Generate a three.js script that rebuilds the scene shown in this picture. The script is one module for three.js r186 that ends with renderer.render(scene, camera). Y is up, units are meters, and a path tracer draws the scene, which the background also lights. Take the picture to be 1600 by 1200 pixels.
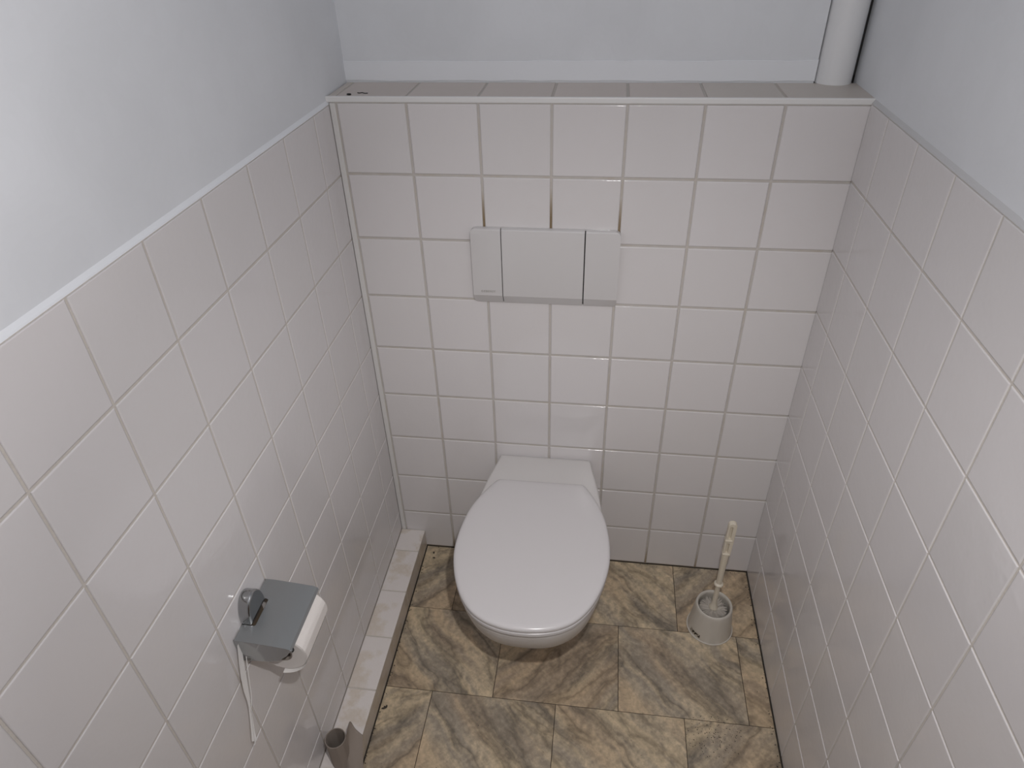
import * as THREE from 'three';
import { RoundedBoxGeometry } from 'three/addons/geometries/RoundedBoxGeometry.js';
import { mergeGeometries, mergeVertices, toCreasedNormals } from 'three/addons/utils/BufferGeometryUtils.js';
import { FontLoader } from 'three/addons/loaders/FontLoader.js';
import { TextGeometry } from 'three/addons/geometries/TextGeometry.js';
import { Brush, Evaluator, INTERSECTION, SUBTRACTION } from 'three-bvh-csg';

// ---------------------------------------------------------------- camera, light, exposure
const scene = new THREE.Scene();
scene.background = new THREE.Color(0x000000);
const camera = new THREE.PerspectiveCamera(2 * Math.atan(600 / 1067.97) * 180 / Math.PI, 4 / 3, 0.02, 20);
camera.position.set(0.0507, 1.7119, 1.4508);
camera.rotation.set(-0.6206, 0.1467, -0.0312, 'YXZ');

const renderer = new THREE.WebGLRenderer({ antialias: true });
renderer.toneMapping = THREE.LinearToneMapping;
renderer.toneMappingExposure = 1.25;
renderer.shadowMap.enabled = true;
renderer.shadowMap.type = THREE.PCFSoftShadowMap;

const LAMP = new THREE.Vector3(0.1, 1.78, 1.31);
const LAMP_COLOR = new THREE.Color().setRGB(1.0, 0.97, 0.955);
const LAMP_AIM = new THREE.Vector3(0, 0.15, 0.15), LAMP_ANGLE = 0.72;   // reflector bulb: a beam ...
const LAMP_POWER = 1.75, GLOW_POWER = 0.7;                              // ... and an all-round glow

// ---------------------------------------------------------------- measures (metres)
const P = 0.152;                 // tile module of the 15 cm wall tiles
const TOP = 9 * P;               // height of the tiling
const SHELF = 1.379;             // top of the cistern boxing
const XL = -0.5348, XR = 0.548;  // tile faces of the side walls
const PL = -0.5395, PR = 0.553;  // plaster faces of the side walls
const ZB = -0.137;               // plaster face above the shelf
const ZF = 1.9;                  // front wall (behind the camera)
const CEIL = 2.5;
const GAP = 0.0048, PROUD = 0.0014;

// ---------------------------------------------------------------- helpers
let seed = 20240517;
const rnd = () => { seed = (seed * 1664525 + 1013904223) >>> 0; return seed / 4294967296; };
const rr = (a, b) => a + (b - a) * rnd();
const counts = {};
function numbered(name) {
  const n = counts[name] = (counts[name] ?? -1) + 1;
  return n ? `${name}_${String(n).padStart(3, '0')}` : name;
}
function thing(name, label, category, [x, y, z] = [0, 0, 0]) {
  const g = new THREE.Group();
  g.name = numbered(name); g.position.set(x, y, z); g.userData = { label, category };
  scene.add(g);
  return g;
}
function structure(name) {
  const g = new THREE.Group();
  g.name = name; g.userData = { kind: 'structure' }; scene.add(g);
  return g;
}
function part(name, geo, mat, parent) {
  const m = new THREE.Mesh(geo, mat);
  m.name = numbered(name); m.castShadow = m.receiveShadow = true; parent.add(m);
  return m;
}
function box(x0, x1, y0, y1, z0, z1) {
  const g = new THREE.BoxGeometry(x1 - x0, y1 - y0, z1 - z0);
  g.translate((x0 + x1) / 2, (y0 + y1) / 2, (z0 + z1) / 2);
  const p = g.attributes.position, n = g.attributes.normal, u = g.attributes.uv;   // uv in metres
  for (let i = 0; i < p.count; i++) {
    if (Math.abs(n.getX(i)) > 0.5) u.setXY(i, p.getZ(i), p.getY(i));
    else if (Math.abs(n.getY(i)) > 0.5) u.setXY(i, p.getX(i), p.getZ(i));
    else u.setXY(i, p.getX(i), p.getY(i));
  }
  return g;
}
// a tile lying in XY, face at z = 0, with an eased edge; 26 triangles
function tileGeo(w, h, depth, bev) {
  const pos = [], nor = [], uv = [], idx = [];
  const a = w / 2, b = h / 2, k = bev * 0.6, wide = bev * 2.2;
  const v = (x, y, z, nx, ny, nz) => { pos.push(x, y, z); nor.push(nx, ny, nz); uv.push(x + a, y + b); return pos.length / 3 - 1; };
  const quad = (p, q, r, s) => idx.push(p, q, r, p, r, s);
  const ring = (inset, z) => [[-a + inset, -b + inset, z], [a - inset, -b + inset, z], [a - inset, b - inset, z], [-a + inset, b - inset, z]];
  const r0 = ring(wide, 0), r1 = ring(k, -bev * 0.3), r2 = ring(0, -bev), r3 = ring(0, -depth);
  quad(...r0.map(c => v(...c, 0, 0, 1)));
  [[0, -1], [1, 0], [0, 1], [-1, 0]].forEach(([nx, ny], i) => {
    const j = (i + 1) % 4, s = Math.SQRT1_2;
    const rows = [[r0, [0, 0, 1]], [r1, [nx * s, ny * s, s]], [r2, [nx, ny, 0]], [r3, [nx, ny, 0]]]
      .map(([r, n]) => [v(...r[i], ...n), v(...r[j], ...n)]);
    for (let q = 0; q < 3; q++) quad(rows[q + 1][0], rows[q + 1][1], rows[q][1], rows[q][0]);
  });
  const g = new THREE.BufferGeometry();
  g.setAttribute('position', new THREE.Float32BufferAttribute(pos, 3));
  g.setAttribute('normal', new THREE.Float32BufferAttribute(nor, 3));
  g.setAttribute('uv', new THREE.Float32BufferAttribute(uv, 2));
  g.setIndex(idx);
  return g;
}
const tileCache = new Map();
function sharedTile(w, h, depth, bev) {
  const key = [w, h, depth, bev].map(n => n.toFixed(4)).join();
  if (!tileCache.has(key)) tileCache.set(key, tileGeo(w, h, depth, bev));
  return tileCache.get(key);
}
// stacked closed outlines -> one smooth skin; each ring is an array of [x, y, z] of equal length
function loft(rings, capBottom = true, capTop = true) {
  const n = rings[0].length, pos = [], uv = [], idx = [];
  rings.forEach(r => r.forEach(p => { pos.push(...p); uv.push(p[0], p[2]); }));
  for (let i = 0; i < rings.length - 1; i++) for (let j = 0; j < n; j++) {
    const a = i * n + j, b = i * n + (j + 1) % n;
    idx.push(a, a + n, b + n, a, b + n, b);
  }
  const cap = (r, base, flip) => {
    const c = r.reduce((s, p) => [s[0] + p[0] / n, s[1] + p[1] / n, s[2] + p[2] / n], [0, 0, 0]);
    pos.push(...c); uv.push(c[0], c[2]); const k = pos.length / 3 - 1;
    for (let j = 0; j < n; j++) flip ? idx.push(k, base + j, base + (j + 1) % n) : idx.push(k, base + (j + 1) % n, base + j);
  };
  if (capBottom) cap(rings[0], 0, true);
  if (capTop) cap(rings.at(-1), (rings.length - 1) * n, false);
  const g = new THREE.BufferGeometry();
  g.setAttribute('position', new THREE.Float32BufferAttribute(pos, 3));
  g.setAttribute('uv', new THREE.Float32BufferAttribute(uv, 2));
  g.setIndex(idx);
  return g;
}
const tube = (pts, r, n = 24, m = 8) => new THREE.TubeGeometry(new THREE.CatmullRomCurve3(pts.map(p => new THREE.Vector3(...p))), n, r, m);

// ---------------------------------------------------------------- computed textures
function lattice(s) { const t = new Float32Array(65536); let q = s >>> 0; for (let i = 0; i < 65536; i++) { q = (q * 1664525 + 1013904223) >>> 0; t[i] = q / 4294967296; } return t; }
const L1 = lattice(7), L2 = lattice(99), L3 = lattice(1234);
function vnoise(t, x, y, px, py) {           // value noise that repeats after px, py cells
  const xi = Math.floor(x), yi = Math.floor(y), fx = x - xi, fy = y - yi;
  const sx = fx * fx * (3 - 2 * fx), sy = fy * fy * (3 - 2 * fy);
  const m = (a, p) => ((a % p) + p) % p;
  const at = (i, j) => t[(m(i, px) * 251 + m(j, py) * 7919) & 65535];
  const a = at(xi, yi), b = at(xi + 1, yi), c = at(xi, yi + 1), d = at(xi + 1, yi + 1);
  return (a + (b - a) * sx) * (1 - sy) + (c + (d - c) * sx) * sy;
}
function fbm(t, x, y, p, oct = 4, gain = 0.5) {
  let s = 0, a = 1, n = 0;
  for (let o = 0; o < oct; o++) { s += a * vnoise(t, x * (1 << o), y * (1 << o), p << o, p << o); n += a; a *= gain; }
  return s / n;
}
function texture(size, fn, srgb, repeat = 1) {    // fn(u, v) -> [r, g, b] in 0..1
  const d = new Uint8Array(size * size * 4);
  for (let j = 0; j < size; j++) for (let i = 0; i < size; i++) {
    const c = fn(i / size, j / size), o = (j * size + i) * 4;
    for (let k = 0; k < 3; k++) d[o + k] = Math.max(0, Math.min(255, Math.round(255 * (c.length ? c[k] : c))));
    d[o + 3] = 255;
  }
  const t = new THREE.DataTexture(d, size, size, THREE.RGBAFormat);
  t.magFilter = THREE.LinearFilter; t.minFilter = THREE.LinearMipmapLinearFilter; t.generateMipmaps = true;
  t.wrapS = t.wrapT = THREE.RepeatWrapping; t.repeat.set(repeat, repeat);
  if (srgb) t.colorSpace = THREE.SRGBColorSpace;
  t.needsUpdate = true;
  return t;
}
function variant(t, rep, ox = 0, oy = 0) { const c = t.clone(); c.repeat.set(rep, rep); c.offset.set(ox, oy); c.needsUpdate = true; return c; }
const grey = v => [v, v, v];

const plasterBump = texture(512, (u, v) => grey(0.45 * fbm(L1, u * 24, v * 24, 24, 4, 0.6) + 0.55 * fbm(L2, u * 4, v * 4, 4, 2)), false, 2);
const plasterTone = texture(512, (u, v) => { const n = fbm(L3, u * 6, v * 6, 6, 5); const s = 0.955 + 0.06 * (n - 0.5); return [s, s, s]; }, true, 1);
const glazeWave = texture(512, (u, v) => grey(0.8 * fbm(L2, u * 5, v * 5, 5, 3, 0.4) + 0.2 * fbm(L1, u * 40, v * 40, 40, 2)), false, 3);
const groutBump = texture(256, (u, v) => grey(fbm(L1, u * 60, v * 60, 60, 3)), false, 8);
const vinylBump = texture(256, (u, v) => grey(fbm(L3, u * 40, v * 40, 40, 3)), false, 6);

// marbled vinyl: streaks drawn out along one diagonal
function marble(L, dir, ox) {
  return texture(512, (u, v) => {
    const s = (u + dir * v), t = (u - dir * v);
    const wx = fbm(L1, u * 3 + ox, v * 3, 3 << 4, 3), wy = fbm(L2, u * 4, v * 4 + ox, 4 << 4, 4);
    const a = s * 1.1 + wx * 0.4, b = t * 8.5 + wy * 1.5;
    const n = fbm(L, a + 11 + ox, b + 7, 64, 5, 0.62);
    const vein = Math.pow(1 - Math.abs(2 * fbm(L3, a * 1.3 + ox, b * 0.6 + 3, 64, 5, 0.55) - 1), 7);
    const fine = fbm(L2, u * 40, v * 40, 40, 4, 0.65);
    const speck = vnoise(L1, u * 150, v * 150, 150, 150) > 0.975 && fine > 0.5 ? 0.62 : 1;
    const k = Math.max(0, Math.min(1, (n - 0.3) / 0.36 + 0.6 * (fine - 0.5)));
    const light = [0.85, 0.775, 0.655], dark = [0.675, 0.63, 0.565], brown = [0.74, 0.63, 0.515];
    const q = Math.max(0, Math.min(1, (fbm(L1, a * 0.8 + 31, b * 0.4 + 5, 64, 3) - 0.42) / 0.25));
    return [0, 1, 2].map(i => {
      let c = dark[i] + (light[i] - dark[i]) * k;
      c = c * (1 - 0.4 * q) + brown[i] * 0.4 * q;
      c *= 1 - 0.24 * vein;
      return c * (0.96 + 0.28 * (fine - 0.5)) * speck;
    });
  }, true, 1 / 0.4);
}

// ---------------------------------------------------------------- materials
const std = o => new THREE.MeshStandardMaterial(o);
const phys = o => new THREE.MeshPhysicalMaterial(o);
const lin = (r, g, b) => new THREE.Color().setRGB(r, g, b);
const M = {};
M.plaster = std({ color: lin(0.80, 0.82, 0.855), map: plasterTone, roughness: 0.9, bumpMap: plasterBump, bumpScale: 0.0007 });
M.tile = [0, 1, 2, 3, 4].map(i => phys({
  color: lin(...[[0.705, 0.682, 0.688], [0.71, 0.687, 0.692], [0.70, 0.679, 0.683], [0.708, 0.686, 0.692], [0.70, 0.678, 0.681]][i]),
  roughness: 0.09, specularIntensity: 1, bumpMap: variant(glazeWave, 2.6 + 0.35 * i, 0.17 * i, 0.31 * i), bumpScale: 0.0007 }));
M.sideGrout = std({ color: lin(0.60, 0.56, 0.515), roughness: 0.95, bumpMap: groutBump, bumpScale: 0.0006 });
M.caulk = std({ color: lin(0.70, 0.69, 0.68), roughness: 0.45 });
M.greyCaulk = std({ color: lin(0.56, 0.56, 0.57), roughness: 0.6 });
M.strip = std({ color: lin(0.76, 0.755, 0.75), roughness: 0.35 });
M.shelfTile = [0, 1].map(i => phys({ color: lin(...[[0.66, 0.605, 0.56], [0.69, 0.62, 0.58]][i]), roughness: 0.5, map: plasterTone }));
const ledgeDirt = texture(512, (u, v) => {
  const n = fbm(L1, u * 5, v * 5, 5, 5, 0.6), f = fbm(L2, u * 30, v * 30, 30, 3);
  const d = Math.max(0, Math.min(1, (n - 0.56) / 0.14)) * (0.5 + f);
  return [0.94 - 0.045 * d, 0.93 - 0.062 * d, 0.92 - 0.09 * d];
}, true, 4);
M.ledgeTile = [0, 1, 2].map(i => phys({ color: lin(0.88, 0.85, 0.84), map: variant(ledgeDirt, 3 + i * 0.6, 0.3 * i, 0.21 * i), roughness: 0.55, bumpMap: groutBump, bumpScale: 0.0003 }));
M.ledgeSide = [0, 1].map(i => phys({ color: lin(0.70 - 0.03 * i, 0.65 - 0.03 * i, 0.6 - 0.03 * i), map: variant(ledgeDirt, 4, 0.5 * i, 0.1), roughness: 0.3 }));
M.vinyl = [[L1, 1, 0], [L2, 1, 5], [L3, -1, 2], [L2, -1, 9], [L1, -1, 13], [L3, 1, 17]].map(([L, d, o]) => phys({
  map: marble(L, d, o), roughness: 0.42, specularIntensity: 0.6, bumpMap: vinylBump, bumpScale: 0.0004 }));
M.seam = std({ color: lin(0.045, 0.038, 0.03), roughness: 0.95 });
M.ceramic = phys({ color: lin(0.66, 0.64, 0.63), roughness: 0.28, specularIntensity: 1 });
M.deck = M.ceramic;
M.lid = phys({ color: lin(0.645, 0.625, 0.63), roughness: 0.24 });
M.plate = phys({ color: lin(0.61, 0.595, 0.595), roughness: 0.2 });
M.plateText = std({ color: lin(0.36, 0.35, 0.33), roughness: 0.5 });
M.dark = std({ color: lin(0.02, 0.02, 0.02), roughness: 0.9 });
const chromeRough = texture(256, (u, v) => grey(0.28 + 0.5 * fbm(L2, u * 5, v * 5, 5, 5, 0.6)), false, 12);
M.chrome = std({ color: lin(0.42, 0.43, 0.435), metalness: 1, roughness: 0.12 });
M.chromeDull = std({ color: lin(0.36, 0.375, 0.38), metalness: 0.85, roughness: 0.9, roughnessMap: chromeRough });
const paperBump = texture(256, (u, v) => grey(fbm(L1, u * 50, v * 50, 50, 3)), false, 10);
M.paper = std({ color: lin(0.80, 0.76, 0.73), roughness: 0.95, bumpMap: paperBump, bumpScale: 0.0006 });
M.tissue = phys({ color: lin(0.9, 0.885, 0.87), roughness: 1, transmission: 0.3, thickness: 0, side: THREE.DoubleSide });
M.cardboard = std({ color: lin(0.31, 0.265, 0.23), roughness: 0.95, bumpMap: paperBump, bumpScale: 0.0004, side: THREE.DoubleSide });
M.holder = phys({ color: lin(0.60, 0.565, 0.51), roughness: 0.4 });
M.cream = phys({ color: lin(0.69, 0.63, 0.52), roughness: 0.35 });
M.bristle = std({ color: lin(0.68, 0.63, 0.57), roughness: 0.8 });
M.pipe = phys({ color: lin(0.76, 0.765, 0.78), roughness: 0.4 });
M.paint = std({ color: lin(0.72, 0.72, 0.71), roughness: 0.5 });
M.filler = std({ color: lin(0.79, 0.81, 0.845), roughness: 0.7 });
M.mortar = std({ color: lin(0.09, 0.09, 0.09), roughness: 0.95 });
M.wood = std({ color: lin(0.12, 0.075, 0.045), roughness: 0.5 });
M.brass = std({ color: lin(0.6, 0.6, 0.6), metalness: 1, roughness: 0.3 });

// grout of the back wall: one sheet of colour with the brown stains above the flush plate and along the floor
const BW = XR - XL;
const groutBack = (() => {
  const base = [0.765, 0.745, 0.725], stain = [0.52, 0.45, 0.35];
  const spots = [[-0.2164, 1.10, 1.155, 1], [-0.0644, 1.10, 1.165, 1], [0.0876, 1.10, 1.15, 0.9], [0.2396, 0, 0.05, 0.7], [0.3916, 0, 0.04, 0.7], [-0.3684, 0, 0.06, 0.5]];
  return texture(1024, (u, v) => {
    const x = XL + u * BW, y = v * SHELF, n = fbm(L2, u * 40, v * 40, 40, 3);
    let s = 0.25 * Math.max(0, n - 0.5) * 2;
    for (const [sx, y0, y1, k] of spots) if (Math.abs(x - sx) < 0.012 && y > y0 - 0.01 && y < y1 + 0.03)
      s = Math.max(s, k * Math.max(0, Math.min(1, (y1 + 0.03 - y) / 0.07)));
    s = Math.max(s, 0.75 * Math.max(0, 1 - y / 0.012));
    return [0, 1, 2].map(i => (base[i] + (stain[i] - base[i]) * Math.min(1, s)) * (0.95 + 0.1 * n));
  }, true);
})();
M.backGrout = std({ map: groutBack, roughness: 0.95 });

// ---------------------------------------------------------------- the room shell
function tiles(parent, spans, rows, place, mats, depth = PROUD, bev = 0.0013, name = 'tile', gap = GAP) {
  for (const [v0, v1] of rows) for (const [u0, u1] of spans) {
    const w = u1 - u0 - gap, h = v1 - v0 - gap;
    if (w < 0.004 || h < 0.004) continue;
    const t = part(name, sharedTile(w, h, depth, bev), mats[Math.floor(rnd() * mats.length)], parent);
    place(t, (u0 + u1) / 2, (v0 + v1) / 2);
    t.rotation.x += rr(-1, 1) * 0.0012; t.rotation.y += rr(-1, 1) * 0.0012;
  }
}
const cuts = (a, joints, b) => { const c = [a, ...joints.filter(j => j > a + 0.005 && j < b - 0.005), b]; return c.slice(1).map((x, i) => [c[i], x]); };
const range = (a, step, n) => Array.from({ length: n }, (_, i) => a + i * step);

// back wall: plaster above, tiled cistern boxing below
const wallBack = structure('wall_back');
part('plaster', mergeGeometries([
  box(PL, 0.4695, 0, CEIL, -0.3, ZB), box(0.4695, PR, 0, SHELF - 0.006, -0.245, ZB)]), M.plaster, wallBack);
{
  const s = new THREE.Shape(), N = 60, x0 = PL, x1 = 0.4695;      // smoothed filler along the shelf, with a ragged lower edge
  s.moveTo(x0, SHELF + 0.042); for (let i = 0; i <= N; i++) s.lineTo(x0 + (x1 - x0) * i / N, SHELF + 0.001 + 0.005 * fbm(L1, i * 0.35, 3.3, 64, 3));
  for (let i = N; i >= 0; i--) s.lineTo(x0 + (x1 - x0) * i / N, SHELF + 0.04 + 0.004 * fbm(L2, i * 0.3, 9.1, 64, 3));
  part('filler_band', new THREE.ExtrudeGeometry(s, { depth: 0.003, bevelEnabled: true, bevelSize: 0.001, bevelThickness: 0.0008, bevelSegments: 1 }).translate(0, 0, ZB - 0.0022), M.filler, wallBack);
}
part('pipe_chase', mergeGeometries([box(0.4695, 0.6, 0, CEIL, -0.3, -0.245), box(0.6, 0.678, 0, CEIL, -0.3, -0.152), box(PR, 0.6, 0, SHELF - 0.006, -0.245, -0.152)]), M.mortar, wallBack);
const backBed = box(XL, XR, 0, SHELF - PROUD, ZB, -PROUD);
{ const p = backBed.attributes.position, u = backBed.attributes.uv; for (let i = 0; i < p.count; i++) u.setXY(i, (p.getX(i) - XL) / BW, p.getY(i) / SHELF); }
part('grout', backBed, M.backGrout, wallBack);
const backJoints = range(-0.0644 - 3 * P, P, 7);
tiles(wallBack, cuts(backJoints[0], backJoints, XR + GAP / 2 + 0.0013), cuts(0, range(P, P, 8), TOP), (t, u, v) => t.position.set(u, v, 0), M.tile);
tiles(wallBack, cuts(PL, range(-0.0644 - 3 * P, P, 7), PR + 0.004), [[0.002, 0.137]], (t, u, v) => { t.position.set(u, SHELF, -v); t.rotation.x = -Math.PI / 2; }, M.shelfTile, PROUD, 0.0008, 'shelf_tile');
{
  const s = new RoundedBoxGeometry(XR - XL + 0.016, 0.0125, 0.008, 3, 0.0028);
  s.translate((XL + XR) / 2, SHELF - 0.0055, -0.0022);
  part('edge_strip', s, M.strip, wallBack);
  const c = new RoundedBoxGeometry(0.0125, TOP - 0.004, 0.006, 3, 0.0025);
  c.translate(XL + 0.0066, TOP / 2, -0.0018);
  part('corner_strip', c, M.caulk, wallBack);
}

// side walls
function sideWall(name, side) {
  const w = structure(name), face = side < 0 ? XL : XR, pl = side < 0 ? PL : PR, off = side < 0 ? -0.0047 : 0.003;
  const top = TOP + off, out = pl + side * 0.12, bed = face + side * PROUD;
  part('plaster', box(Math.min(pl, out), Math.max(pl, out), 0, CEIL, side < 0 ? -0.3 : -0.152, ZF + 0.1), M.plaster, w);
  part('grout', box(Math.min(pl, bed), Math.max(pl, bed), 0, top, ZB, ZF), M.sideGrout, w);
  const joints = side < 0 ? range(0.0896, P, 12) : range(0.104, P, 12);
  const rows = cuts(side < 0 ? 0.071 : 0, range(P + off, P, 8), top);
  tiles(w, cuts(-0.0032, joints, ZF), rows, (t, u, v) => { t.position.set(face, v, u); t.rotation.y = -side * Math.PI / 2; }, M.tile, PROUD, 0.0011, 'tile', 0.0035);
  const s = new THREE.Shape();                                   // sloping filler on the tiles' upper edge
  s.moveTo(0, 0); s.lineTo(face - pl, 0); s.lineTo((face - pl) * 0.75, 0.0025); s.lineTo(0, 0.0075);
  const f = new THREE.ExtrudeGeometry(s, { depth: ZF - ZB, bevelEnabled: false });
  f.translate(pl, top, ZB);
  part('filler_bead', f, side < 0 ? M.filler : M.greyCaulk, w);
  return w;
}
sideWall('wall_left', -1);
sideWall('wall_right', 1);

// tiled pipe ledge along the left wall
const LX = -0.4585, LY = 0.07;
const ledge = structure('trim_1');
part('grout', box(XL, LX - PROUD, 0, LY - PROUD, 0, ZF), M.sideGrout, ledge);
const ledgeJoints = range(0.0896, P, 12).map(z => z - 0.002);
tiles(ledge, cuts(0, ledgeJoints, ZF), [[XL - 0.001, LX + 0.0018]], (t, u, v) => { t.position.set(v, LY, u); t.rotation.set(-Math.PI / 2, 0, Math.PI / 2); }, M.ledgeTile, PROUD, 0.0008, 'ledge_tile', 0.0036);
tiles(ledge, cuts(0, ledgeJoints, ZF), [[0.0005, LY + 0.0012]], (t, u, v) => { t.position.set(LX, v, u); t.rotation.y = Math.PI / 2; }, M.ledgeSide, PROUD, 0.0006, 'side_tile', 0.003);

// floor of marbled vinyl tiles in half bond
const floor = structure('floor');
part('subfloor', box(PL - 0.12, PR + 0.12, -0.1, -0.0016, -0.3, ZF + 0.1), M.seam, floor);
{
  const Q = 0.327, D = 0.254, rows = cuts(0.0018, range(0.2355, D, 7), ZF);
  rows.forEach(([z0, z1], i) => {
    const j = range(-0.003 - 2 * Q + (i % 2 ? Q / 2 - 0.003 : 0), Q, 6);
    cuts(LX + 0.002, j, XR - 0.0022).forEach(([x0, x1], k) => {
      const g = tileGeo(x1 - x0 - 0.0014, z1 - z0 - 0.0014, 0.0016, 0.0004);
      const ox = rr(0.002, 0.07), oy = rr(0.002, 0.14), u = g.attributes.uv;
      for (let q = 0; q < u.count; q++) u.setXY(q, u.getX(q) + ox, u.getY(q) + oy);
      const t = part('floor_tile', g, M.vinyl[(i * 3 + k * 2 + (i === 1 && k > 1 ? 1 : 0)) % 6], floor);
      t.position.set((x0 + x1) / 2, rr(-0.0002, 0), (z0 + z1) / 2); t.rotation.x = -Math.PI / 2;
    });
  });
}
const ceiling = structure('ceiling');
part('plaster', box(PL - 0.12, PR + 0.12, CEIL, CEIL + 0.1, -0.3, ZF + 0.1), M.plaster, ceiling);

// wall and door behind the camera
const wallFront = structure('wall_front');
part('plaster', mergeGeometries([box(PL, -0.36, 0, CEIL, ZF, ZF + 0.1), box(0.4, PR, 0, CEIL, ZF, ZF + 0.1), box(-0.36, 0.4, 2.03, CEIL, ZF, ZF + 0.1)]), M.plaster, wallFront);
const door = structure('door_1');
part('door_leaf', box(-0.357, 0.397, 0.004, 2.027, ZF + 0.03, ZF + 0.07), M.wood, door);
part('door_frame', mergeGeometries([box(-0.42, -0.36, 0, 2.09, ZF - 0.015, ZF), box(0.4, 0.46, 0, 2.09, ZF - 0.015, ZF), box(-0.36, 0.4, 2.03, 2.09, ZF - 0.015, ZF)]), M.paint, door);
part('door_handle', tube([[0.34, 1.05, ZF + 0.03], [0.34, 1.05, ZF - 0.03], [0.32, 1.05, ZF - 0.04], [0.23, 1.05, ZF - 0.04]], 0.009), M.brass, door);

// ---------------------------------------------------------------- hanging reflector bulb above and in front of the camera
{
  const t = thing('pendant_lamp', 'bare reflector bulb hanging tilted on a cord from the ceiling', 'lamp', [LAMP.x, LAMP.y, LAMP.z]);
  const dir = LAMP_AIM.clone().sub(LAMP).normalize(), turn = new THREE.Quaternion().setFromUnitVectors(new THREE.Vector3(0, -1, 0), dir);
  const lathe = (pts, n = 32) => toCreasedNormals(new THREE.LatheGeometry(pts.map(p => new THREE.Vector2(...p)), n), 0.7);
  const bulb = part('bulb', lathe([[0.001, -0.022], [0.015, -0.0205], [0.0265, -0.015], [0.0305, -0.007], [0.0295, 0.004], [0.023, 0.02], [0.016, 0.034], [0.0135, 0.044], [0.001, 0.044]]), std({ color: 0xffffff, emissive: LAMP_COLOR, emissiveIntensity: 5, roughness: 0.3 }), t);
  const socket = part('socket', lathe([[0.001, 0.0445], [0.0155, 0.0445], [0.019, 0.05], [0.019, 0.085], [0.012, 0.1], [0.004, 0.104], [0.001, 0.104]]), M.paint, t);
  bulb.quaternion.copy(turn); socket.quaternion.copy(turn); bulb.castShadow = false;
  const back = new THREE.Vector3(0, 0.103, 0).applyQuaternion(turn);
  part('cord', tube([[back.x, back.y, back.z], [back.x * 1.3, back.y + 0.05, back.z * 1.3], [back.x * 1.4, back.y + 0.2, back.z * 1.4], [back.x * 1.4, CEIL - LAMP.y - 0.018, back.z * 1.4]], 0.003, 30), M.paint, t);
  part('ceiling_rose', new THREE.CylinderGeometry(0.03, 0.045, 0.02, 24).translate(back.x * 1.4, CEIL - LAMP.y - 0.01, back.z * 1.4), M.paint, t);
  const beam = new THREE.SpotLight(LAMP_COLOR, LAMP_POWER, 0, LAMP_ANGLE, 1, 2);
  beam.name = 'bulb_beam'; beam.position.copy(LAMP); beam.target.position.copy(LAMP_AIM);
  const glow = new THREE.PointLight(LAMP_COLOR, GLOW_POWER, 0, 2);
  glow.name = 'bulb_glow'; glow.position.copy(LAMP);
  for (const l of [beam, glow]) { l.castShadow = true; l.shadow.radius = 0.7; l.shadow.mapSize.set(2048, 2048); l.shadow.bias = -0.0005; }
  scene.add(beam, beam.target, glow);
}

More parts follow.
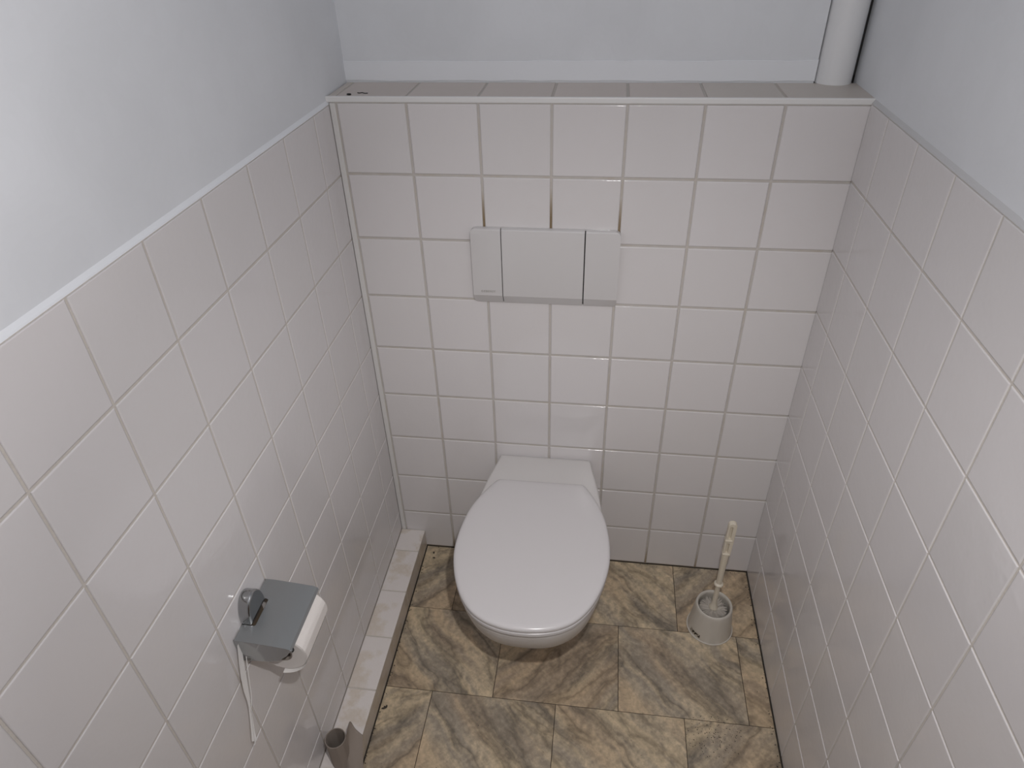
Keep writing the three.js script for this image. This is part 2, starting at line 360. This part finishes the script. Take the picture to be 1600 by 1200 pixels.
// ---------------------------------------------------------------- toilet
{
  const t = thing('toilet', 'white wall-hung toilet with its round lid closed, fixed to the back wall', 'toilet', [-0.0745, 0, 0]);
  // right half outlines from the back (z small) round to the tip, mirrored to the left
  function outline(half, n = 40) {
    const c = new THREE.CatmullRomCurve3(half.map(([x, z]) => new THREE.Vector3(x, 0, z)), false, 'centripetal');
    const r = c.getPoints(n).map(p => [p.x, p.z]);
    return [...r, ...r.slice(1, -1).reverse().map(([x, z]) => [-x, z])];
  }
  function inset(o, d) {
    const n = o.length;
    if (d > 0.0018) { const zc = 0.34; return o.map(([x, z]) => { const q = 1 - d / 0.2; return [x * q, zc + (z - zc) * q]; }); }
    return o.map((p, i) => {
      const a = o[(i + n - 1) % n], b = o[(i + 1) % n], tx = b[0] - a[0], tz = b[1] - a[1], l = Math.hypot(tx, tz) || 1;
      return [p[0] - tz / l * d, p[1] + tx / l * d];
    });
  }
  const ring = (o, y) => o.map(([x, z]) => [x, y, z]);
  const lidHalf = [[0, 0.137], [0.06, 0.137], [0.1, 0.137], [0.1115, 0.1385], [0.1185, 0.145], [0.140, 0.18], [0.156, 0.212], [0.171, 0.255], [0.1805, 0.305], [0.1845, 0.355], [0.183, 0.395], [0.1755, 0.435], [0.163, 0.475], [0.144, 0.515], [0.1165, 0.55], [0.085, 0.5715], [0.05, 0.5835], [0.02, 0.588], [0, 0.5885]];
  const lo = outline(lidHalf, 64);
  const sgn = 1;
  const L = (d, y) => ring(inset(lo, d * sgn), y);
  const lid = loft([L(0.03, 0.4384), L(0.008, 0.4384), L(0.0014, 0.4391), L(0, 0.4415), L(0, 0.4465), L(0.0012, 0.4495), L(0.004, 0.4522), L(0.009, 0.4538), L(0.02, 0.4547), L(0.05, 0.4552)]);
  lid.computeVertexNormals();
  const so = inset(lo, 0.0015);
  const S = (d, y) => ring(inset(so, d), y);
  const seat = loft([S(0.07, 0.4228), S(0.007, 0.4228), S(0.0014, 0.4234), S(0, 0.4256), S(0, 0.4325), S(0.0012, 0.4345), S(0.004, 0.4355), S(0.009, 0.4358), S(0.07, 0.4358), S(0.07, 0.4228)], false, false);
  seat.computeVertexNormals();
  const top = [[0, 0.0], [0.06, 0], [0.115, 0], [0.1255, 0.0015], [0.1285, 0.007], [0.133, 0.028], [0.139, 0.055], [0.150, 0.105], [0.158, 0.15], [0.165, 0.2], [0.171, 0.25], [0.1755, 0.3], [0.178, 0.35], [0.176, 0.395], [0.168, 0.44], [0.154, 0.483], [0.132, 0.523], [0.1, 0.554], [0.062, 0.573], [0.025, 0.579], [0, 0.58]];
  const to = outline(top, 64);
  const secs = [[0.05, 0.42, 0.36], [0.056, 0.47, 0.40], [0.075, 0.52, 0.43], [0.11, 0.565, 0.49], [0.15, 0.62, 0.575], [0.2, 0.70, 0.70], [0.25, 0.79, 0.82], [0.3, 0.88, 0.915], [0.345, 0.95, 0.967], [0.385, 0.985, 0.99], [0.403, 0.993, 0.996], [0.411, 0.995, 0.997]];
  const sec = ([y, w, l]) => to.map(([x, z]) => [x * (w + (1 - w) * 0.35 * Math.max(0, 1 - z / 0.2)), y, z * l]);
  const T = (d, y) => ring(inset(to, d), y).map(([x, yy, z]) => [x, yy, Math.max(0, z)]);
  const bowl = loft([...secs.map(sec), T(0.0022, 0.4155), T(0.005, 0.4184), T(0.009, 0.4194), T(0.03, 0.4196)]);
  bowl.computeVertexNormals();
  part('bowl', bowl, M.ceramic, t);
  part('seat', seat, M.lid, t);
  part('lid', lid, M.lid, t);
}

// ---------------------------------------------------------------- flush plate
const font = await new FontLoader().loadAsync('fonts/droid/droid_sans_bold.typeface.json');
{
  const t = thing('flush_plate', 'white rectangular three-panel flush plate on the tiled back wall', 'flush plate', [-0.078, 0.909, 0]);
  const ev = new Evaluator(); ev.useGroups = false; ev.attributes = ['position', 'normal'];
  const X0 = -0.1695, X1 = 0.1705, H = 0.192;
  const mask = (() => {
    const s = new THREE.Shape(), r = 0.015;
    s.moveTo(X0 + r, 0); s.lineTo(X1 - r, 0); s.quadraticCurveTo(X1, 0, X1, r); s.lineTo(X1, H - r); s.quadraticCurveTo(X1, H, X1 - r, H);
    s.lineTo(X0 + r, H); s.quadraticCurveTo(X0, H, X0, H - r); s.lineTo(X0, r); s.quadraticCurveTo(X0, 0, X0 + r, 0);
    const g = new THREE.ExtrudeGeometry(s, { depth: 0.05, bevelEnabled: false, curveSegments: 8 }); g.translate(0, 0, -0.01);
    return new Brush(g);
  })();
  mask.updateMatrixWorld();
  function panel(x0, x1, front) {
    const s = new THREE.Shape();
    const pr = [[0, 0], [front * 0.16, 0], [front * 0.24, 0.001], [front - 0.0006, 0.0232], [front, 0.0245], [front, H - 0.007], [front - 0.001, H - 0.0035], [front - 0.003, H - 0.001], [front - 0.006, H], [0, H]];
    pr.forEach(([z, y], i) => i ? s.lineTo(-z, y) : s.moveTo(-z, y));
    const g = new THREE.ExtrudeGeometry(s, { depth: x1 - x0, bevelEnabled: false }); g.rotateY(Math.PI / 2); g.translate(x0, 0, 0.001);
    const b = new Brush(g); b.updateMatrixWorld();
    const r = ev.evaluate(b, mask, INTERSECTION);
    return toCreasedNormals(r.geometry, 0.35);
  }
  part('back_frame', box(X0 + 0.004, X1 - 0.004, 0.004, H - 0.004, 0, 0.003), M.dark, t).userData.label = 'dark frame behind the gaps';
  const left = part('side_panel', panel(X0, -0.0995, 0.0155), M.plate, t);
  part('button_panel', panel(-0.0975, 0.0905, 0.016), M.plate, t);
  part('side_panel', panel(0.0932, X1, 0.0155), M.plate, t);
  const tx = new TextGeometry('GEBERIT', { font, size: 0.0050, depth: 0.0003, curveSegments: 3 });
  tx.scale(1.25, 1, 1); tx.translate(-0.151, 0.033, 0.0165);
  part('lettering', tx, M.plateText, left).userData.label = 'small faint raised grey lettering';
}

// ---------------------------------------------------------------- drain pipe in the corner chase
{
  const t = thing('drain_pipe', 'thick white vertical pipe rising from the shelf in the right corner', 'pipe', [0.5085, SHELF, -0.146]);
  const g = new THREE.CylinderGeometry(0.0365, 0.0365, CEIL - SHELF, 48, 1, false); g.translate(0, (CEIL - SHELF) / 2, 0);
  part('pipe', g, M.pipe, t);
}

// ---------------------------------------------------------------- toilet paper holder on the left wall
const TZ = 0.765;
{
  const t = thing('paper_holder', 'chrome toilet paper holder with a flat cover on the left wall', 'paper holder', [XL, 0.64, TZ]);
  const W = 0.065;                                                // half width along the wall
  // cover sheet, wall edge at y .056, lip at .044, curled down a little at the lip, notched round the boss
  const prof = [[0.003, 0.0545], [0.02, 0.0545], [0.06, 0.0505], [0.092, 0.0462], [0.099, 0.0435], [0.1025, 0.039]];
  const cover = (() => {
    const s = new THREE.Shape();
    prof.forEach(([x, y], i) => i ? s.lineTo(x, y) : s.moveTo(x, y));
    [...prof].reverse().forEach(([x, y], i) => s.lineTo(x - 0.0004 * (prof.length - 1 - i), y - 0.0016));
    const g = new THREE.ExtrudeGeometry(s, { depth: 2 * W, bevelEnabled: false }); g.translate(0, 0, -W);
    const ev = new Evaluator(); ev.useGroups = false; ev.attributes = ['position', 'normal'];
    const a = new Brush(g), n = new Brush(new RoundedBoxGeometry(0.08, 0.04, 0.057, 3, 0.004)); n.position.set(-0.0135, 0.055, 0.005);
    a.updateMatrixWorld(); n.updateMatrixWorld();
    return toCreasedNormals(ev.evaluate(a, n, SUBTRACTION).geometry, 0.5);
  })();
  const cov = part('cover', cover, M.chromeDull, t); cov.userData.label = 'dull chrome cover plate';
  const fl = new THREE.Shape();
  [[0.0015, 0.0535], [0.002, 0.0], [0.006, -0.0025], [0.055, 0.003], [0.074, 0.010], [0.09, 0.025], [0.101, 0.042], [0.092, 0.0455], [0.06, 0.0495], [0.02, 0.0535]].forEach(([x, y], i) => i ? fl.lineTo(x, y) : fl.moveTo(x, y));
  const flange = new THREE.ExtrudeGeometry(fl, { depth: 0.0016, bevelEnabled: true, bevelSize: 0.0006, bevelThickness: 0.0006, bevelSegments: 2 });
  for (const z of [W - 0.002, -W]) part('side_cheek', flange.clone().translate(0, 0, z), M.chrome, t);
  // half-round boss on the wall above the hinge
  const b = new THREE.Shape(); b.moveTo(-0.0235, 0); b.lineTo(0.0235, 0); b.absellipse(0, 0, 0.0235, 0.043, 0, Math.PI, false);
  const boss = new THREE.ExtrudeGeometry(b, { depth: 0.014, bevelEnabled: true, bevelSize: 0.004, bevelThickness: 0.004, bevelSegments: 4, curveSegments: 24 });
  boss.rotateY(Math.PI / 2); boss.translate(0.004, 0.0595, 0.005);
  part('wall_boss', boss, M.chrome, t);
  part('back_plate', box(0, 0.0035, 0.0, 0.052, -0.03, 0.04), M.chrome, t);
  part('roll_arm', tube([[0.064, 0.008, -W + 0.001], [0.064, 0.008, W - 0.004]], 0.005, 8, 12), M.dark, t);
  part('lip_plug', new RoundedBoxGeometry(0.009, 0.008, 0.006, 3, 0.002).translate(0.0985, 0.036, W - 0.006), M.dark, t);

  const r = thing('toilet_roll', 'white toilet paper roll hanging under the chrome cover', 'toilet roll', [XL + 0.068, 0.64, TZ]);
  const R = 0.0455, H0 = -0.059, H1 = 0.047;
  const pts = [[0.019, H0], [R - 0.002, H0], [R, H0 + 0.002], [R, H1 - 0.002], [R - 0.002, H1], [0.019, H1], [0.019, H0]].map(p => new THREE.Vector2(...p));
  const roll = new THREE.LatheGeometry(pts, 64); roll.rotateX(Math.PI / 2);
  part('paper', toCreasedNormals(roll, 0.6), M.paper, r);
  const core = new THREE.LatheGeometry([[0.0165, H0], [0.0188, H0], [0.0188, H1 + 0.0004], [0.0165, H1 + 0.0004], [0.0165, H0]].map(p => new THREE.Vector2(...p)), 32); core.rotateX(Math.PI / 2);
  part('core', toCreasedNormals(core, 0.6), M.cardboard, r);
  // loose outer sheet that hangs below the roll
  const sheet = (rows, mat, name, nu = 14) => {
    const pos = [], uv = [], idx = [];
    rows.forEach(([a, b], i) => { for (let k = 0; k <= nu; k++) { const q = k / nu; for (let c = 0; c < 3; c++) pos.push(a[c] + (b[c] - a[c]) * q); uv.push(q, i); } });
    for (let i = 0; i < rows.length - 1; i++) for (let k = 0; k < nu; k++) { const p = i * (nu + 1) + k; idx.push(p, p + 1, p + nu + 2, p, p + nu + 2, p + nu + 1); }
    const g = new THREE.BufferGeometry(); g.setAttribute('position', new THREE.Float32BufferAttribute(pos, 3)); g.setAttribute('uv', new THREE.Float32BufferAttribute(uv, 2)); g.setIndex(idx); g.computeVertexNormals();
    return part(name, g, mat, r);
  };
  const arc = []; for (let i = 0; i <= 10; i++) { const a = -0.4 - i * 0.13, q = R + 0.0006 + i * 0.0004; arc.push([[q * Math.cos(a), q * Math.sin(a), H0 + 0.004], [q * Math.cos(a), q * Math.sin(a), H1 + 0.006 * i / 10]]); }
  sheet(arc, M.tissue, 'loose_sheet');
  // thin torn tail twisting down along the wall
  const C = [[-0.060, 0.045, 0.062, 0.012], [-0.058, 0.015, 0.075, 0.012], [-0.056, -0.012, 0.086, 0.011], [-0.055, -0.04, 0.094, 0.009], [-0.054, -0.066, 0.1, 0.005], [-0.054, -0.082, 0.105, 0.0022], [-0.054, -0.1, 0.110, 0.0035], [-0.053, -0.118, 0.117, 0.005], [-0.052, -0.134, 0.124, 0.006], [-0.051, -0.15, 0.130, 0.009]];
  sheet(C.map(([x, y, z, w], i) => { const a = -0.35 + i * 0.17, dx = Math.sin(a) * w * 0.4, dz = Math.cos(a) * w * 0.72; return [[x + dx, y, z - dz], [x - dx, y + 0.003, z + dz]]; }), M.tissue, 'torn_tail', 6);
  const edge = C.map(([x, y, z, w], i) => [x + 0.003, y, z + (i < 5 ? -1 : 0.9) * w * (i < 5 ? 1 : 0.6)]);
  part('twisted_edge', tube(edge, 0.0007, 40, 6), M.tissue, r);
}

// ---------------------------------------------------------------- empty cardboard tube on the ledge
{
  const t = thing('cardboard_tube', 'empty brown cardboard toilet roll tube, torn open, standing on the tiled ledge', 'cardboard tube', [-0.487, LY, 0.721]);
  const ro = 0.0236, ri = 0.0215, h = 0.1;
  const g = new THREE.LatheGeometry([[ri, 0.0005], [ro, 0.0005], [ro, h - 0.0006], [ro - 0.0008, h], [ri + 0.0006, h], [ri, h - 0.0006], [ri, 0.0005]].map(p => new THREE.Vector2(...p)), 48);
  part('tube_wall', toCreasedNormals(g, 0.7), M.cardboard, t);
  // torn flap leaning back from the front of the tube
  const ctl = [[[0.016, 0.001, 0.0185], [0.0232, 0.100, -0.005]], [[0.029, 0.001, 0.029], [0.0205, 0.099, -0.040]], [[0.044, 0.0, 0.029], [0.031, 0.071, -0.038]], [[0.054, -0.006, 0.016], [0.048, 0.059, -0.032]]];
  const N = 24, K = 10, cb = new THREE.CatmullRomCurve3(ctl.map(c => new THREE.Vector3(...c[0]))), ct = new THREE.CatmullRomCurve3(ctl.map(c => new THREE.Vector3(...c[1])));
  const pos = [], uv = [], idx = [];
  for (const dz of [0, -0.0012]) for (let i = 0; i <= N; i++) { const a = cb.getPoint(i / N), b = ct.getPoint(i / N); for (let k = 0; k <= K; k++) { const p = a.clone().lerp(b, k / K); pos.push(p.x, p.y, p.z + dz); uv.push(i / N * 0.1, k / K * 0.1); } }
  const A = (N + 1) * (K + 1), at = (s, i, k) => s * A + i * (K + 1) + k;
  for (let i = 0; i < N; i++) for (let k = 0; k < K; k++) {
    idx.push(at(0, i, k), at(0, i + 1, k), at(0, i + 1, k + 1), at(0, i, k), at(0, i + 1, k + 1), at(0, i, k + 1));
    idx.push(at(1, i, k), at(1, i + 1, k + 1), at(1, i + 1, k), at(1, i, k), at(1, i, k + 1), at(1, i + 1, k + 1));
  }
  for (let i = 0; i < N; i++) { idx.push(at(0, i, K), at(0, i + 1, K), at(1, i + 1, K), at(0, i, K), at(1, i + 1, K), at(1, i, K)); }
  const f = new THREE.BufferGeometry(); f.setAttribute('position', new THREE.Float32BufferAttribute(pos, 3)); f.setAttribute('uv', new THREE.Float32BufferAttribute(uv, 2)); f.setIndex(idx); f.computeVertexNormals();
  part('torn_flap', f, M.cardboard, t);
}

// ---------------------------------------------------------------- toilet brush in its holder
{
  const c = [0.4145, 0, 0.2075];
  const t = thing('brush_holder', 'round off-white plastic toilet brush holder on the floor in the right corner', 'brush holder', c);
  const pts = [[0.001, 0.004], [0.036, 0.004], [0.052, 0.006], [0.043, 0.088], [0.0425, 0.0955], [0.0435, 0.099], [0.046, 0.1005], [0.0485, 0.0995], [0.0497, 0.096], [0.051, 0.085], [0.0575, 0.03], [0.0603, 0.006], [0.0612, 0.0035], [0.0637, 0.0028], [0.064, 0.001], [0.0635, 0], [0.001, 0]].map(p => new THREE.Vector2(...p));
  part('cup', toCreasedNormals(new THREE.LatheGeometry(pts, 64), 0.9), M.holder, t);
  // dark printed strip low on the left flank
  const mark = texture(128, (u, v) => {
    const n = fbm(L1, u * 9, v * 4, 9, 3), e = Math.min(u, 1 - u) * 9, w = vnoise(L3, u * 14, v * 3, 14, 3);
    return (w > 0.42 && n > 0.36 && e > 0.3 && v > 0.12 && v < 0.88) ? [0.13, 0.1, 0.08] : [0.72, 0.69, 0.64];
  }, true, 1);
  const ps = []; for (let i = 0; i <= 6; i++) { const y = 0.008 + i * 0.0022; ps.push(new THREE.Vector2(0.0604 - (y - 0.006) * 0.116 + 0.0004, y)); }
  const lb = new THREE.LatheGeometry(ps, 24, Math.PI * 1.62, 0.62);
  part('printed_mark', lb, std({ map: mark, roughness: 0.6 }), t).userData.label = 'dark illegible printed strip';

  const b = thing('toilet_brush', 'off-white toilet brush standing upright in its round holder', 'toilet brush', [c[0] - 0.0005, 0.0065, c[2] - 0.002]);
  const q = pts2 => new THREE.LatheGeometry(pts2.map(p => new THREE.Vector2(...p)), 28);
  const shaft = part('shaft', toCreasedNormals(q([[0.001, 0.0], [0.007, 0.0], [0.007, 0.074], [0.012, 0.077], [0.0125, 0.081], [0.0085, 0.089], [0.0068, 0.104], [0.0063, 0.172], [0.0105, 0.174], [0.0122, 0.1765], [0.0122, 0.18], [0.0105, 0.1825], [0.0078, 0.184], [0.0082, 0.24], [0.0095, 0.303], [0.001, 0.303]]), 0.6), M.cream, b);
  const bristles = [];
  for (let i = 0; i < 900; i++) {
    const y = 0.016 + 0.062 * Math.pow(rnd(), 0.5), a = rnd() * Math.PI * 2, len = rr(0.026, 0.0325), up = rr(-0.12, 0.14);
    const k = new THREE.CylinderGeometry(0.00035, 0.0005, len, 4, 1); k.translate(0, len / 2 + 0.006, 0);
    k.rotateZ(-Math.PI / 2 + up); k.rotateY(a); k.translate(0, y, 0); bristles.push(k);
  }
  const br = part('bristles', mergeGeometries(bristles), M.bristle, b); br.userData.kind = 'stuff';
  // slotted grip with two thumb ledges
  const g0 = new THREE.Shape();
  g0.moveTo(-0.0085, 0.300); g0.lineTo(0.0095, 0.298); g0.lineTo(0.0105, 0.355); g0.lineTo(0.0105, 0.405); g0.quadraticCurveTo(0.0105, 0.4155, 0.001, 0.4155); g0.quadraticCurveTo(-0.008, 0.4155, -0.0085, 0.405);
  g0.lineTo(-0.0085, 0.36); g0.lineTo(-0.0095, 0.352); g0.lineTo(-0.0085, 0.348);
  for (const [y0, y1] of [[0.309, 0.343], [0.361, 0.403]]) { const h = new THREE.Path(); h.moveTo(-0.0052, y0); h.lineTo(-0.0052, y1); h.quadraticCurveTo(0, y1 + 0.005, 0.0035, y1); h.lineTo(0.0035, y0); h.quadraticCurveTo(0, y0 - 0.003, -0.0052, y0); g0.holes.push(h); }
  const grip = part('grip', mergeGeometries([
    new THREE.ExtrudeGeometry(g0, { depth: 0.010, bevelEnabled: true, bevelSize: 0.0012, bevelThickness: 0.0015, bevelSegments: 2, curveSegments: 8 }).translate(0, 0, -0.005).toNonIndexed(),
    new THREE.BoxGeometry(0.014, 0.1, 0.002).translate(0, 0.355, -0.001).toNonIndexed()]), M.cream, b);
  for (const y of [0.304, 0.355]) part('thumb_ledge', new RoundedBoxGeometry(0.019, 0.006, 0.017, 3, 0.0026).translate(-0.001, y, 0.0005), M.cream, b);
}

// ---------------------------------------------------------------- crumbs and specks of dirt
{
  const bits = [], fl = (x, y, z, r, s = 1) => { const g = new THREE.IcosahedronGeometry(r, 0); g.scale(1, 0.35 * s, 0.6); g.rotateY(rnd() * 6.3); g.translate(x, y + 0.3 * r * s, z); bits.push(g); };
  for (let i = 0; i < 90; i++) fl(rr(-0.44, 0.53), 0, rr(0.01, 1.0), rr(0.0006, 0.0016));
  for (let i = 0; i < 60; i++) fl(rr(0.535, 0.545), 0, rr(0.01, 1.0), rr(0.001, 0.0028));
  for (let i = 0; i < 60; i++) fl(-0.4555 + rr(0, 0.006), 0, rr(0.01, 0.9), rr(0.001, 0.0026));
  for (let i = 0; i < 50; i++) fl(rr(-0.45, 0.54), 0, rr(0.003, 0.012), rr(0.0008, 0.002));
  for (let i = 0; i < 170; i++) { const a = rnd() * 6.3, q = Math.pow(rnd(), 0.7); fl(0.395 + 0.075 * q * Math.cos(a), 0, 0.53 + 0.06 * q * Math.sin(a), rr(0.0006, 0.0019), 0.5); }
  for (const [x, z] of [[-0.440, 0.546], [-0.4435, 0.5485], [-0.447, 0.552], [-0.43, 0.03], [-0.425, 0.05]]) fl(x, 0, z, 0.005, 0.7);
  const m = part('debris', mergeGeometries(bits), std({ color: lin(0.06, 0.05, 0.04), roughness: 0.95 }), scene);
  m.userData = { kind: 'stuff', label: 'dark crumbs and dust specks scattered over the marbled floor', category: 'dirt' };
  const s = thing('dirt_flake', 'small dark flake of dirt lying on the tiled shelf at the left', 'dirt', [-0.492, SHELF, -0.012]);
  const w = new THREE.IcosahedronGeometry(0.0045, 1); w.scale(1.2, 0.45, 0.7); w.translate(0, 0.002, 0);
  part('flake', w, M.dark, s);
  part('smear', tube([[0.012, 0.0006, -0.02], [0.018, 0.001, -0.016], [0.022, 0.0008, -0.020], [0.03, 0.0008, -0.014], [0.036, 0.0006, -0.016]], 0.0009, 16, 5), M.dark, s);
}

renderer.render(scene, camera);
